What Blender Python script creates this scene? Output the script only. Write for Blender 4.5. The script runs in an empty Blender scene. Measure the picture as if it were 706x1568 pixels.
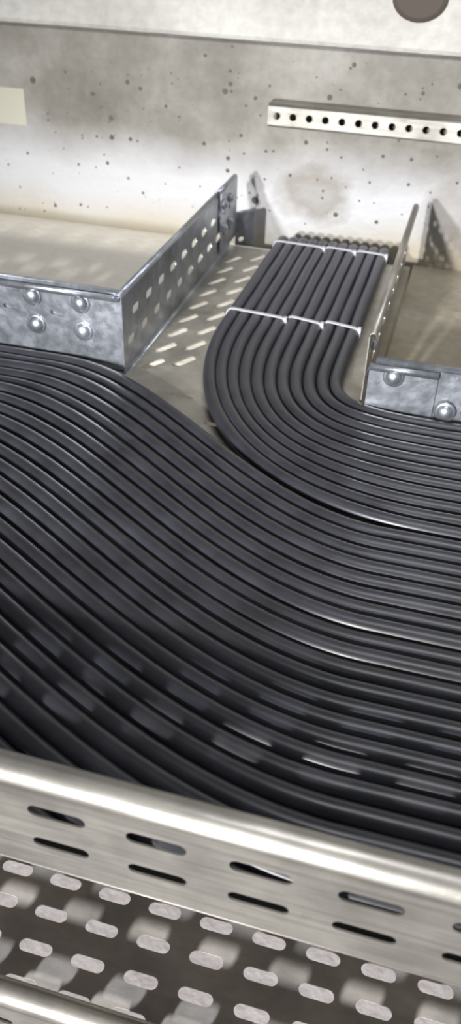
import bpy, bmesh, math, random
from mathutils import Vector, Matrix
random.seed(4)
S = bpy.context.scene

# ---------------------------------------------------------------- materials
def newmat(name):
    m = bpy.data.materials.new(name); m.use_nodes = True
    nt = m.node_tree; b = nt.nodes["Principled BSDF"]
    return m, nt, b
def N(nt, t, **kw):
    n = nt.nodes.new(t)
    for k, v in kw.items():
        if k in n.inputs: n.inputs[k].default_value = v
        else: setattr(n, k, v)
    return n
def ramp(nt, stops):
    r = nt.nodes.new("ShaderNodeValToRGB"); e = r.color_ramp.elements
    while len(e) < len(stops): e.new(0.5)
    for i, (p, c) in enumerate(stops):
        e[i].position = p
        e[i].color = (c[0], c[1], c[2], 1) if hasattr(c, '__len__') else (c, c, c, 1)
    return r
def mix(nt, fac, a, b, mode='MIX'):
    n = nt.nodes.new("ShaderNodeMix"); n.data_type = 'RGBA'; n.blend_type = mode
    L = nt.links
    for sock, v in ((n.inputs[0], fac), (n.inputs[6], a), (n.inputs[7], b)):
        if isinstance(v, bpy.types.NodeSocket): L.new(v, sock)
        elif hasattr(v, '__len__'): sock.default_value = (*v, 1)
        else: sock.default_value = v
    return n.outputs[2]
def coords(nt, scale=(1, 1, 1)):
    g = nt.nodes.new("ShaderNodeNewGeometry"); mp = nt.nodes.new("ShaderNodeMapping")
    mp.inputs["Scale"].default_value = scale
    nt.links.new(g.outputs["Position"], mp.inputs[0]); return mp.outputs[0]

def galv(name, col=(.62, .61, .58), rough=.33, brush=(3, 60, 60), metallic=.9, spangle=.25, bump=.12):
    m, nt, b = newmat(name); L = nt.links
    c = coords(nt, brush)
    n1 = N(nt, "ShaderNodeTexNoise", Scale=4.0, Detail=4.0); L.new(c, n1.inputs[0])
    c2 = coords(nt)
    v = N(nt, "ShaderNodeTexVoronoi", Scale=70.0); L.new(c2, v.inputs[0])
    n2 = N(nt, "ShaderNodeTexNoise", Scale=14.0, Detail=6.0); L.new(c2, n2.inputs[0])
    r1 = ramp(nt, [(.3, tuple(x*.62 for x in col)), (.7, tuple(min(1, x*1.12) for x in col))]); L.new(n2.outputs[0], r1.inputs[0])
    sp = ramp(nt, [(0, .75), (1, 1.05)]); L.new(v.outputs["Color"], sp.inputs[0])
    cc = mix(nt, spangle, r1.outputs[0], sp.outputs[0], 'MULTIPLY')
    st = ramp(nt, [(.35, .8), (.6, 1.0)]); L.new(n1.outputs[0], st.inputs[0])
    cc = mix(nt, .6, cc, st.outputs[0], 'MULTIPLY')
    L.new(cc, b.inputs["Base Color"])
    rr = N(nt, "ShaderNodeMapRange"); rr.inputs[3].default_value = rough-.1; rr.inputs[4].default_value = rough+.18
    L.new(n1.outputs[0], rr.inputs[0]); L.new(rr.outputs[0], b.inputs["Roughness"])
    b.inputs["Metallic"].default_value = metallic
    bp = N(nt, "ShaderNodeBump", Strength=bump, Distance=.004); L.new(n2.outputs[0], bp.inputs["Height"])
    L.new(bp.outputs[0], b.inputs["Normal"])
    return m

M_rail = galv("galvanised_satin", (.45, .425, .38), .36, (3, 60, 60), .8, .3, .3)
M_zinc = galv("galvanised_blue", (.50, .53, .58), .32, (20, 20, 20), .85, .8, .9)
M_floor = galv("galvanised_floor", (.52, .49, .43), .40, (12, 12, 12), .7)
M_low = galv("galvanised_dull", (.74, .70, .66), .42, (9, 30, 9), .25, .3, .6)

def concrete(name, stops, pits=True, scale=3.0, pitscale=16.0):
    m, nt, b = newmat(name); L = nt.links
    c = coords(nt, (1, 1, 1.0))
    n1 = N(nt, "ShaderNodeTexNoise", Scale=scale, Detail=8.0, Roughness=.6); L.new(c, n1.inputs[0])
    n2 = N(nt, "ShaderNodeTexNoise", Scale=60.0, Detail=6.0); L.new(c, n2.inputs[0])
    r = ramp(nt, stops); L.new(n1.outputs[0], r.inputs[0])
    r2 = ramp(nt, [(.3, .78), (.7, 1.0)]); L.new(n2.outputs[0], r2.inputs[0])
    col = mix(nt, .7, r.outputs[0], r2.outputs[0], 'MULTIPLY')
    pitmask = []
    if pits:
        c = coords(nt, (1, 0, 1))
        for sc, th in ((pitscale, .16), (pitscale*1.7, .17), (pitscale*2.6, .20), (pitscale*4.5, .21)):
            v = N(nt, "ShaderNodeTexVoronoi", Scale=sc); L.new(c, v.inputs[0])
            sel = N(nt, "ShaderNodeSeparateColor"); L.new(v.outputs["Color"], sel.inputs[0])
            mul = N(nt, "ShaderNodeMath", operation='MULTIPLY'); mul.inputs[1].default_value = th*2
            L.new(sel.outputs[0], mul.inputs[0])
            sub = N(nt, "ShaderNodeMath", operation='SUBTRACT'); sub.inputs[1].default_value = th*1.1
            L.new(mul.outputs[0], sub.inputs[0])
            lt = N(nt, "ShaderNodeMath", operation='LESS_THAN')
            L.new(v.outputs["Distance"], lt.inputs[0]); L.new(sub.outputs[0], lt.inputs[1])
            pitmask.append(lt.outputs[0])
    b.inputs["Roughness"].default_value = .75
    bp = N(nt, "ShaderNodeBump", Strength=.5, Distance=.006); L.new(n2.outputs[0], bp.inputs["Height"]); L.new(bp.outputs[0], b.inputs["Normal"])
    L.new(col, b.inputs["Base Color"])
    return m, nt, b, col, pitmask

M_wall, nt, b, col, pm = concrete("wall_concrete", [(.3, (.150, .135, .112)), (.5, (.225, .210, .182)), (.68, (.34, .325, .295))], True, 5.0)
L = nt.links
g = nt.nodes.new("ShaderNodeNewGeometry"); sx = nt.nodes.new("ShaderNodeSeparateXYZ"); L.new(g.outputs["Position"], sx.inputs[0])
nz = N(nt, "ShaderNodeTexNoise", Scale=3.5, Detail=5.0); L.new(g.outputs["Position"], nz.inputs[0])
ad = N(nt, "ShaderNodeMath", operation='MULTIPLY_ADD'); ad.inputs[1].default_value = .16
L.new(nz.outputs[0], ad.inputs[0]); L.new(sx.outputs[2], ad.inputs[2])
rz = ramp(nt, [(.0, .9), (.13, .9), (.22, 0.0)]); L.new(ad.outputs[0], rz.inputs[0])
col = mix(nt, rz.outputs[0], col, (.50, .50, .51), 'MIX')  # whiter low on the wall: bright pool of light put into the colour
# tan staining at the foot of the wall
ft = ramp(nt, [(.0, 1.0), (.02, .9), (.09, 0.0)]); L.new(ad.outputs[0], ft.inputs[0])
col = mix(nt, ft.outputs[0], col, (.38, .34, .26), 'MIX')
def blotch(nt, col, cx, cz, rx, rz_, c, thick=.5):
    L = nt.links
    g = nt.nodes.new("ShaderNodeNewGeometry")
    mp = nt.nodes.new("ShaderNodeMapping"); mp.vector_type = 'TEXTURE'
    mp.inputs["Location"].default_value = (cx, 1.6, cz); mp.inputs["Scale"].default_value = (rx, 10, rz_)
    L.new(g.outputs["Position"], mp.inputs[0])
    n = N(nt, "ShaderNodeTexNoise", Scale=1.6, Detail=4.0); L.new(mp.outputs[0], n.inputs[0])
    ln = N(nt, "ShaderNodeVectorMath", operation='LENGTH'); L.new(mp.outputs[0], ln.inputs[0])
    a = N(nt, "ShaderNodeMath", operation='ADD')
    L.new(n.outputs[0], a.inputs[0]); L.new(ln.outputs["Value"], a.inputs[1])
    r = ramp(nt, [(.0, thick*.9), (.45, thick*.8), (.68, thick), (1.0, 0)])
    mr = N(nt, "ShaderNodeMath", operation='MULTIPLY'); mr.inputs[1].default_value = .62
    L.new(a.outputs[0], mr.inputs[0]); L.new(mr.outputs[0], r.inputs[0])
    return mix(nt, r.outputs[0], col, c)
col = blotch(nt, col, -.265, .045, .075, .055, (.20, .175, .14), .7)
col = blotch(nt, col, -.02, .03, .05, .07, (.25, .225, .20), .65)
for p in pm: col = mix(nt, p, col, (.09, .08, .065))
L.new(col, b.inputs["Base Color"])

M_ledge, nt, b, col, _ = concrete("ledge_concrete", [(.3, (.28, .24, .165)), (.6, (.42, .375, .285)), (.75, (.50, .46, .38))], False, 5)
L = nt.links
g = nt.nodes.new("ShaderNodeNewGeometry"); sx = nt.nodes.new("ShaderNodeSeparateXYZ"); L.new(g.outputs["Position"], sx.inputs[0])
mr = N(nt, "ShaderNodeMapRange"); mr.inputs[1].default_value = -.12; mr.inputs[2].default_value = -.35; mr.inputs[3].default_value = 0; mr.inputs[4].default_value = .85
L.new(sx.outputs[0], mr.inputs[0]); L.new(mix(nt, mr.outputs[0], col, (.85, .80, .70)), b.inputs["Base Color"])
M_beam = concrete("beam_concrete", [(.25, (.27, .258, .23)), (.45, (.42, .405, .37)), (.65, (.53, .52, .48))], False, 4)[0]
M_ground = concrete("ground_concrete", [(.3, (.40, .365, .355)), (.7, (.52, .48, .47))], False, 3)[0]

M_cable, nt, b = newmat("cable_pvc"); L = nt.links
c = coords(nt, (4, 4, 4))
n1 = N(nt, "ShaderNodeTexNoise", Scale=6.0, Detail=5.0); L.new(c, n1.inputs[0])
r = ramp(nt, [(.3, (.016, .016, .019)), (.7, (.030, .030, .037))]); L.new(n1.outputs[0], r.inputs[0])
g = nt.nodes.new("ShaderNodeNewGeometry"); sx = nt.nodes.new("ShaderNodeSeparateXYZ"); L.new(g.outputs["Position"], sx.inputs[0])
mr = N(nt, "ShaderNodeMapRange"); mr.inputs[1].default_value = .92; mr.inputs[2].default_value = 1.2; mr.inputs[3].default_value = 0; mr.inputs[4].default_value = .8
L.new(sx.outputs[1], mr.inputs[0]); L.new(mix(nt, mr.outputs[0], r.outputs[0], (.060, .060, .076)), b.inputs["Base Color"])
rr = N(nt, "ShaderNodeMapRange"); rr.inputs[3].default_value = .27; rr.inputs[4].default_value = .44
L.new(n1.outputs[0], rr.inputs[0]); L.new(rr.outputs[0], b.inputs["Roughness"])

M_tie, nt, b = newmat("tie_nylon"); b.inputs["Base Color"].default_value = (.50, .50, .53, 1); b.inputs["Roughness"].default_value = .4
M_paper, nt, b = newmat("paper"); b.inputs["Base Color"].default_value = (.46, .44, .36, 1); b.inputs["Roughness"].default_value = .8
M_dark, nt, b = newmat("sleeve_dark"); b.inputs["Base Color"].default_value = (.065, .052, .04, 1); b.inputs["Roughness"].default_value = .8

# ---------------------------------------------------------------- helpers
def empty(name):
    e = bpy.data.objects.new(name, None); S.collection.objects.link(e); return e
class MB:
    def __init__(s): s.v = []; s.f = []; s.sm = []
    def vert(s, p): s.v.append(tuple(p)); return len(s.v)-1
    def face(s, idx, smooth=False): s.f.append(tuple(idx)); s.sm.append(smooth)
    def make(s, name, mat, parent=None, solid=0.0015, bevel=0):
        me = bpy.data.meshes.new(name); me.from_pydata(s.v, [], s.f)
        me.polygons.foreach_set("use_smooth", s.sm); me.materials.append(mat); me.update()
        o = bpy.data.objects.new(name, me); S.collection.objects.link(o)
        if parent: o.parent = parent
        if solid:
            md = o.modifiers.new("sheet", 'SOLIDIFY'); md.thickness = solid; md.offset = 0
        if bevel:
            md = o.modifiers.new("bev", 'BEVEL'); md.width = bevel; md.segments = 2
        return o
def cellpts():
    out = []
    hs = [-1, -.92, -.84, -.75, 0, .75, .84, .92]
    def tb(x, s):
        a = abs(x)
        if a <= .75: return (x/.75, (0, s))
        an = math.radians(90-45*(a-.75)/.25); return (math.copysign(1, x), (math.copysign(math.cos(an), x), s*math.sin(an)))
    def lr(y, s):
        an = math.radians(45*y); return (s, (s*math.cos(an), math.sin(an)))
    vs = [-1+2*j/8 for j in range(8)]
    for x in hs: out.append(((x, -1), *tb(x, -1)))
    for y in vs: out.append(((1, y), *lr(y, 1)))
    for x in hs: out.append(((-x, 1), *tb(-x, 1)))
    for y in vs: out.append(((-1, -y), *lr(-y, -1)))
    return out
CELL = cellpts()
def panel(mb, mp, u0, u1, v0, v1, rows):
    """sheet mp(u,v)->xyz punched with rows of slots. row=(vc, half_h, len, wid, pitch, phase, rot)"""
    def quad(a, b_, c_, d):
        if b_-a > 1e-6 and d-c_ > 1e-6:
            i = [mb.vert(mp(*q)) for q in ((a, c_), (b_, c_), (b_, d), (a, d))]; mb.face(i)
    v = v0
    for (vc, hh, sl, sw, pitch, phase, rot) in sorted(rows):
        quad(u0, u1, v, vc-hh)
        k = math.ceil((u0+pitch/2-phase)/pitch); first = True
        u = u0; hw = pitch/2
        while phase+k*pitch+hw <= u1+1e-9:
            cu = phase+k*pitch
            if first: quad(u0, cu-hw, vc-hh, vc+hh); first = False
            O = []; I = []; cr, sr = math.cos(rot), math.sin(rot); rad = sw/2; hl = sl/2-rad
            for ((x, y), pc, (dx, dy)) in CELL:
                qx, qy = pc*hl+dx*rad, dy*rad
                X, Y = qx*cr-qy*sr, qx*sr+qy*cr
                O.append(mb.vert(mp(cu+x*hw, vc+y*hh))); I.append(mb.vert(mp(cu+X, vc+Y)))
            m = len(CELL)
            for j in range(m): mb.face((O[j], O[(j+1) % m], I[(j+1) % m], I[j]))
            u = cu+hw; k += 1
        quad(u, u1, vc-hh, vc+hh)
        v = vc+hh
    quad(u0, u1, v, v1)
def strip(mb, prof, p0, p1, nseg=1):
    p0, p1 = Vector(p0), Vector(p1)
    rows = []
    for k in range(nseg+1):
        o = p0.lerp(p1, k/nseg); rows.append([mb.vert(o+Vector(q)) for q in prof])
    for a, b_ in zip(rows, rows[1:]):
        for j in range(len(prof)-1): mb.face((a[j], b_[j], b_[j+1], a[j+1]), True)
def rail(mb, p0, p1, zb, zt, lip, r, rows, rb=0.0, inn=None, tail=.004):
    p0, p1 = Vector((*p0, 0)), Vector((*p1, 0)); Ln = (p1-p0).length; d = (p1-p0)/Ln
    panel(mb, lambda u, v: p0+d*u+Vector((0, 0, v)), 0, Ln, zb+rb, zt-r, rows)
    l = Vector((*lip, 0)); prof = []
    for k in range(11):
        a = math.pi-math.pi*k/10
        prof.append(l*(r+r*math.cos(a))+Vector((0, 0, zt-r+r*math.sin(a))))
    prof.append(l*2*r+Vector((0, 0, zt-r-tail)))
    strip(mb, prof, p0, p1)
    if rb:
        n = Vector((*inn, 0)); prof = []
        for k in range(7):
            a = math.pi+math.pi/2*k/6
            prof.append(n*(rb+rb*math.cos(a))+Vector((0, 0, zb+rb+rb*math.sin(a))))
        strip(mb, prof, p0, p1)
def box(mb, x0, x1, y0, y1, z0, z1):
    i = [mb.vert((x, y, z)) for z in (z0, z1) for y in (y0, y1) for x in (x0, x1)]
    for f in ((0, 2, 3, 1), (4, 5, 7, 6), (0, 1, 5, 4), (2, 6, 7, 3), (0, 4, 6, 2), (1, 3, 7, 5)):
        mb.face([i[k] for k in f])
def dome(mb, c, nrm, r, h, washer=True):
    c = Vector(c); n = Vector(nrm).normalized(); a = n.orthogonal().normalized(); b_ = n.cross(a)
    prof = []
    if washer: prof += [(r*1.3, 0), (r*1.3, .0012), (r*1.02, .0016)]
    prof += [(r*math.cos(t), .0016+h*math.sin(t)) for t in [math.pi/2*k/6 for k in range(7)]]
    seg = 20; rows = []
    for (rr_, z) in prof:
        rows.append([mb.vert(c+n*z+(a*math.cos(2*math.pi*j/seg)+b_*math.sin(2*math.pi*j/seg))*max(rr_, 1e-5)) for j in range(seg)])
    for p, q in zip(rows, rows[1:]):
        for j in range(seg): mb.face((p[j], p[(j+1) % seg], q[(j+1) % seg], q[j]), True)
def tube(mb, pts, r, seg=26):
    pts = [Vector(p) for p in pts]; rows = []; side = None
    for i, p in enumerate(pts):
        t = (pts[min(i+1, len(pts)-1)]-pts[max(i-1, 0)]).normalized()
        if side is None:
            side = t.cross(Vector((0, 0, 1)))
            if side.length < .1: side = Vector((1, 0, 0))
        side = (side-t*side.dot(t)).normalized(); up = side.cross(t)
        rows.append([mb.vert(p+(side*math.cos(2*math.pi*j/seg)+up*math.sin(2*math.pi*j/seg))*r) for j in range(seg)])
    for a, b_ in zip(rows, rows[1:]):
        for j in range(seg): mb.face((a[j], a[(j+1) % seg], b_[(j+1) % seg], b_[j]), True)
    mb.face(rows[0][::-1]); mb.face(rows[-1])

ZF = -.0212
# ---------------------------------------------------------------- main tray
tray = empty("cable_tray")
NY = .2725
mb = MB()
P = .0658
rows = [(.0118, .0120, .039, .0100, P, 1.3-.0417, 0), (.0462, .0150, .039, .0110, P, 1.3-.0417, 0)]
rail(mb, (-1.3, NY), (1.2, NY), ZF, .076, (0, 1), .0105, rows, .003, (0, 1))
mb.make("rail_near", M_rail, tray, .0014)
mb = MB()
rws = [(y, .02, .030, .008, .06, 0, 0) for y in [.31+.055*k for k in range(12)]]
panel(mb, lambda u, v: (u, v, ZF), -1.3, 1.2, NY+.003, .957, rws)
mb.make("floor_sheet", M_floor, tray)
mb = MB()
rail(mb, (-1.3, .957), (-.392, .957), ZF, .09, (0, 1), .005, [(.03, .012, .03, .008, .066, .03, 0), (.066, .012, .03, .008, .066, .03, 0)], .004, (0, -1))
mb.make("rail_far_left", M_zinc, tray)
mb = MB()
rail(mb, (-.064, .939), (1.2, .939), ZF, .060, (0, 1), .005, [(.006, .010, .03, .008, .066, .058, 0), (.04, .012, .03, .008, .066, .058, 0)], .004, (0, -1))
mb.make("rail_far_right", M_zinc, tray)
mb = MB()
rail(mb, (-.610, .953), (-.395, .953), ZF+.004, .086, (0, -1), .0025, [(.05, .012, .020, .008, .068, .16-.034, 0)], 0)
rail(mb, (-.070, .935), (.012, .935), ZF+.004, .055, (0, -1), .0025, [], 0)
mb.make("splice_plates", M_zinc, tray, .002)
mb = MB()
for (x, z) in ((-.45, .0695), (-.449, .031), (-.518, .0705), (-.516, .031), (-.590, .05)):
    dome(mb, (x, .952, z), (0, -1, 0), .0105, .007)
for (x, z) in ((-.040, .042), (.027, .006), (.095, .042)):
    dome(mb, (x, .934, z), (0, -1, 0), .0100, .007)
mb.make("bolts", M_zinc, tray, 0)

XL, XR, YB, YE = -.392, -.076, .957, 1.468
mb = MB()
rail(mb, (XL, YB-.01), (XL, YE), ZF, .09, (-1, 0), .005,
     [(.018, .013, .026, .012, .052, .03, .0), (.054, .013, .026, .012, .052, .05, 0)], .004, (1, 0))
mb.make("branch_rail_left", M_zinc, tray)
mb = MB()
rail(mb, (XR, .945), (XR, YE), -.03, .088, (1, 0), .0042,
     [(.02, .013, .028, .009, .055, .03, 0), (.056, .013, .028, .009, .055, .03, 0)], .004, (-1, 0))
mb.make("branch_rail_right", M_rail, tray)
mb = MB()
panel(mb, lambda u, v: (v, u, ZF), YB, YE, XL+.004, XR-.004,
      [(XL+.026, .018, .040, .012, .052, YB+.03, .52), (XL+.064, .018, .040, .012, .052, YB+.05, .52)])
mb.make("branch_floor_sheet", M_floor, tray)
mb = MB()
rail(mb, (XL+.004, YE-.075), (XL+.004, YE+.028), ZF+.01, .096, (-1, 0), .004,
     [(.02, .014, .010, .008, .034, .02, 0), (.056, .014, .010, .008, .034, .02, 0)])
rail(mb, (XL+.004, YE+.028), (XL+.032, YE+.060), -.06, .030, (-1, 0), .004,
     [(-.02, .014, .012, .008, .020, .013, 0)])
mb.make("branch_end_connector", M_zinc, tray)
mb = MB()
for (y, z) in ((YE-.058, .07), (YE-.058, .03), (YE-.02, .07), (YE-.02, .03)):
    dome(mb, (XL+.0055, y, z), (1, 0, 0), .0065, .005)
for (y, z) in ((.975, .06), (.975, .02)):
    dome(mb, (XR+.001, y, z), (1, 0, 0), .0065, .005)
mb.make("branch_bolts", M_zinc, tray, 0)

# ---------------------------------------------------------------- lower tray
low = empty("cable_tray")
LZ = -.30
mb = MB()
rail(mb, (-1.3, .250), (1.2, .250), LZ, LZ+.1, (0, 1), .0105, [(LZ+.03, .0125, .035, .0088, P, 0, 0), (LZ+.065, .0125, .035, .0088, P, 0, 0)], .011, (0, 1))
mb.make("rail_near", M_rail, low)
mb = MB()
rail(mb, (-1.3, .90), (1.2, .90), LZ, LZ+.1, (0, -1), .0105, [(LZ+.03, .0125, .035, .0088, P, 0, 0), (LZ+.065, .0125, .035, .0088, P, 0, 0)], .011, (0, -1))
mb.make("rail_far", M_rail, low)
mb = MB()
panel(mb, lambda u, v: (u, v, LZ), -1.3, 1.2, .261, .889, [(.303+.034*k, .017, .033, .0125, .0528, -.048, 0) for k in range(17)])
mb.make("floor_sheet", M_low, low)

# ---------------------------------------------------------------- cables
def sm(t): t = max(0, min(1, t)); return t*t*(3-2*t)
R = .0097
mb = MB(); n = 22
def By(u, x):
    yL = .934+(.53-.934)*u; yR = .688+(.287-.688)*u
    a = -.475+(-.69+.475)*u; b_ = -.015+(.0+.015)*u
    return yR+(yL-yR)*(1-sm((x-a)/(b_-a)))
for i in range(n):
    u = i/(n-1)
    ph, zz, am = random.uniform(0, 6), random.uniform(-.0004, .0012), random.uniform(.0003, .0009)
    pts = []
    for k in range(241):
        x = -1.28+2.46*k/240
        pts.append((x, By(u, x)+am*math.sin(x*9+ph), -R+zz+.0006*math.sin(x*7+ph*2)))
    tube(mb, pts, R)
for j in range(1, 6):   # cables joining under the near side of the bundle
    pts = []
    for k in range(161):
        x = -1.28+2.46*k/160
        a = By(1, x)-.0205*j*(1+.15*abs(x)); lo = .2845; d = (a-lo)
        y = lo+(d+math.sqrt(d*d+.00004))/2
        pts.append((x, y, -R-.0012))
    tube(mb, pts, R-.0004)
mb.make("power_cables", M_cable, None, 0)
RA = .0090; nA = 11
mb = MB(); xs = []
for i in range(nA):
    u = i/(nA-1)
    x0 = -.2985+.0182*i; xs.append(x0)
    ye = .7105+(.917-.7105)*u; ys = 1.12-.09*u; xe = .03
    k = .60+.24*u
    ph = random.uniform(0, 6); pts = []; dz = random.uniform(0, .0012)
    for q in range(6): pts.append((x0, 1.535, -.55+.49*q/5))
    for q in range(1, 9):
        a = math.pi/2*q/8
        pts.append((x0, 1.485+.05*math.cos(a), -.06+(.06-RA)*math.sin(a)))
    m = 14
    for q in range(1, m): pts.append((x0+.0004*math.sin(q+ph), 1.485+(ys-1.485)*q/m, -RA))
    P0, P1, P2, P3 = (x0, ys), (x0, ys-k*(ys-ye)), (xe-k*(xe-x0), ye), (xe, ye)
    for q in range(61):
        t = q/60; B = ((1-t)**3, 3*t*(1-t)**2, 3*t*t*(1-t), t**3)
        pts.append((sum(w*p[0] for w, p in zip(B, (P0, P1, P2, P3))), sum(w*p[1] for w, p in zip(B, (P0, P1, P2, P3))), -RA+dz*sm(t*2)+.0004*math.sin(q*.13+ph)))
    for q in range(1, 40):
        x = xe+(1.18-xe)*q/39
        pts.append((x, ye+.0012*(math.sin(x*8+ph)-math.sin(xe*8+ph))*min(1, q/5), -RA+dz))
    tube(mb, pts, RA)
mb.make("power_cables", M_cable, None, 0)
for y, sk in ((1.155, -.008), (1.462, -.004)):
    for (a, c_) in ((0, 4), (5, 7), (8, 10)):
        mb = MB(); xa, xb = xs[a]-.0003, xs[c_]+.0003; r = RA+.0009; pts = []
        for q in range(13):
            t = math.pi/2+math.pi*q/12; pts.append((xa+r*math.cos(t), -RA+r*math.sin(t)))
        for q in range(13):
            t = -math.pi/2+math.pi*q/12; pts.append((xb+r*math.cos(t), -RA+r*math.sin(t)))
        w = .0028; th = .0007; m = len(pts); rows = []
        for j, (x, z) in enumerate(pts):
            x0, z0 = pts[j-1]; x1, z1 = pts[(j+1) % m]
            nx, nz_ = (z1-z0), -(x1-x0); l = math.hypot(nx, nz_); nx /= -l; nz_ /= -l
            yy = y+sk*(x-xa)/(xb-xa)
            rows.append([mb.vert((x+nx*s*th, yy+e*w, z+nz_*s*th)) for e, s in ((-1, -1), (1, -1), (1, 1), (-1, 1))])
        for j in range(m):
            p, q = rows[j], rows[(j+1) % m]
            for s in range(4): mb.face((p[s], p[(s+1) % 4], q[(s+1) % 4], q[s]))
        hx = xb+r*.8
        box(mb, hx-.0025, hx+.0025, y+sk-.0035, y+sk+.0035, -.006, .0016)
        mb.make("cable_tie", M_tie, None, 0)

# ---------------------------------------------------------------- surroundings
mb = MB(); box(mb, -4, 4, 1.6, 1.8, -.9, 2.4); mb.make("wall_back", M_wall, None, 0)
mb = MB(); box(mb, -4, 4, -4, 1.8, -1.0, -.9); mb.make("floor", M_ground, None, 0)
mb = MB()
box(mb, -4, -.41, 1.0, 1.599, -.2, -.062); box(mb, -.066, 4, 1.0, 1.599, -.2, -.062)
box(mb, -.41, -.066, 1.0, 1.48, -.2, ZF-.0018)  # middle block added close under the branch floor so its slots look bright
mb.make("concrete_ledge", M_ledge, None, 0)
mb = MB(); box(mb, -4, 4, 1.5, 1.599, .302, 2.4); mb.make("concrete_beam", M_beam, None, 0, .008)
mb = MB()
c0 = Vector((-.115, 1.4995, .378)); seg = 28
ring = [mb.vert(c0+Vector((.042*math.cos(2*math.pi*j/seg), 0, .033*math.sin(2*math.pi*j/seg)))) for j in range(seg)]
ring2 = [mb.vert(c0+Vector((.034*math.cos(2*math.pi*j/seg), -.006, .026*math.sin(2*math.pi*j/seg)))) for j in range(seg)]
for j in range(seg): mb.face((ring[j], ring[(j+1) % seg], ring2[(j+1) % seg], ring2[j]), True)
mb.face(ring2)
mb.make("pipe_sleeve_cap", M_dark, None, 0)
mb = MB()
x0, x1 = -.352, .9; yf = 1.556; zt, zb = .202, .166
panel(mb, lambda u, v: (u, yf, v), x0, x1, zb+.003, zt-.003, [((zt+zb)/2, .011, .0125, .0120, .0285, x0+.016, 0)])
A = [(0, 0, zt-.003), (0, .001, zt-.001), (0, .003, zt), (0, .042, zt)]
strip(mb, [Vector(p)+Vector((0, yf, 0)) for p in A], (x0, 0, 0), (x1, 0, 0))
A = [(0, 0, zb+.003), (0, .001, zb+.001), (0, .003, zb), (0, .042, zb)]
strip(mb, [Vector(p)+Vector((0, yf, 0)) for p in A], (x0, 0, 0), (x1, 0, 0))
mb.make("slotted_channel", M_rail, None, .002)
mb = MB(); box(mb, -.96, -.838, 1.5988, 1.6, .115, .18); mb.make("paper_label", M_paper, None, 0)

# ---------------------------------------------------------------- lights
def lamp(name, kind, loc, tgt, energy, col, size=.1, sy=None):
    l = bpy.data.lights.new(name, kind); l.energy = energy; l.color = col
    if kind == 'AREA':
        l.size = size
        if sy: l.shape = 'RECTANGLE'; l.size_y = sy
    else: l.shadow_soft_size = size
    if kind == 'SPOT': l.spot_size = math.radians(44); l.spot_blend = .9
    o = bpy.data.objects.new(name, l); S.collection.objects.link(o)
    o.location = loc; o.rotation_euler = (Vector(tgt)-Vector(loc)).to_track_quat('-Z', 'Y').to_euler(); return o
lamp("work_lamp", 'SPOT', (-.59, -2.39, 1.07), (-.10, .5, -.1), 690, (1, .985, .97), .06)
lamp("work_lamp", 'SPOT', (-.88, -2.66, .88), (-.10, .5, -.1), 690, (.94, .96, 1), .06)
lamp("ceiling_light", 'AREA', (.2, .7, 2.3), (0, .9, 0), 20, (.92, .95, 1), 1.3, .12)
w = bpy.data.worlds.new("room_ambient"); S.world = w; w.use_nodes = True
w.node_tree.nodes["Background"].inputs[0].default_value = (.92, .94, 1, 1)
w.node_tree.nodes["Background"].inputs[1].default_value = .17

# ---------------------------------------------------------------- camera
cd = bpy.data.cameras.new("camera"); cam = bpy.data.objects.new("camera", cd); S.collection.objects.link(cam)
rt = Vector((.9634, .2662, .0300)); dn = Vector((.1836, -.5742, -.7979)); fw = Vector((-.1953, .7743, -.6021))
Mx = Matrix((rt, -dn, -fw)).transposed().to_4x4(); Mx.translation = Vector((0, 0, .52))
cam.matrix_world = Mx
cd.sensor_fit = 'VERTICAL'; cd.sensor_height = 36; cd.lens = 36*1300/1568; cd.clip_start = .01
cd.dof.use_dof = True; cd.dof.focus_distance = .80; cd.dof.aperture_fstop = 7
S.camera = cam
S.view_settings.view_transform = 'Standard'
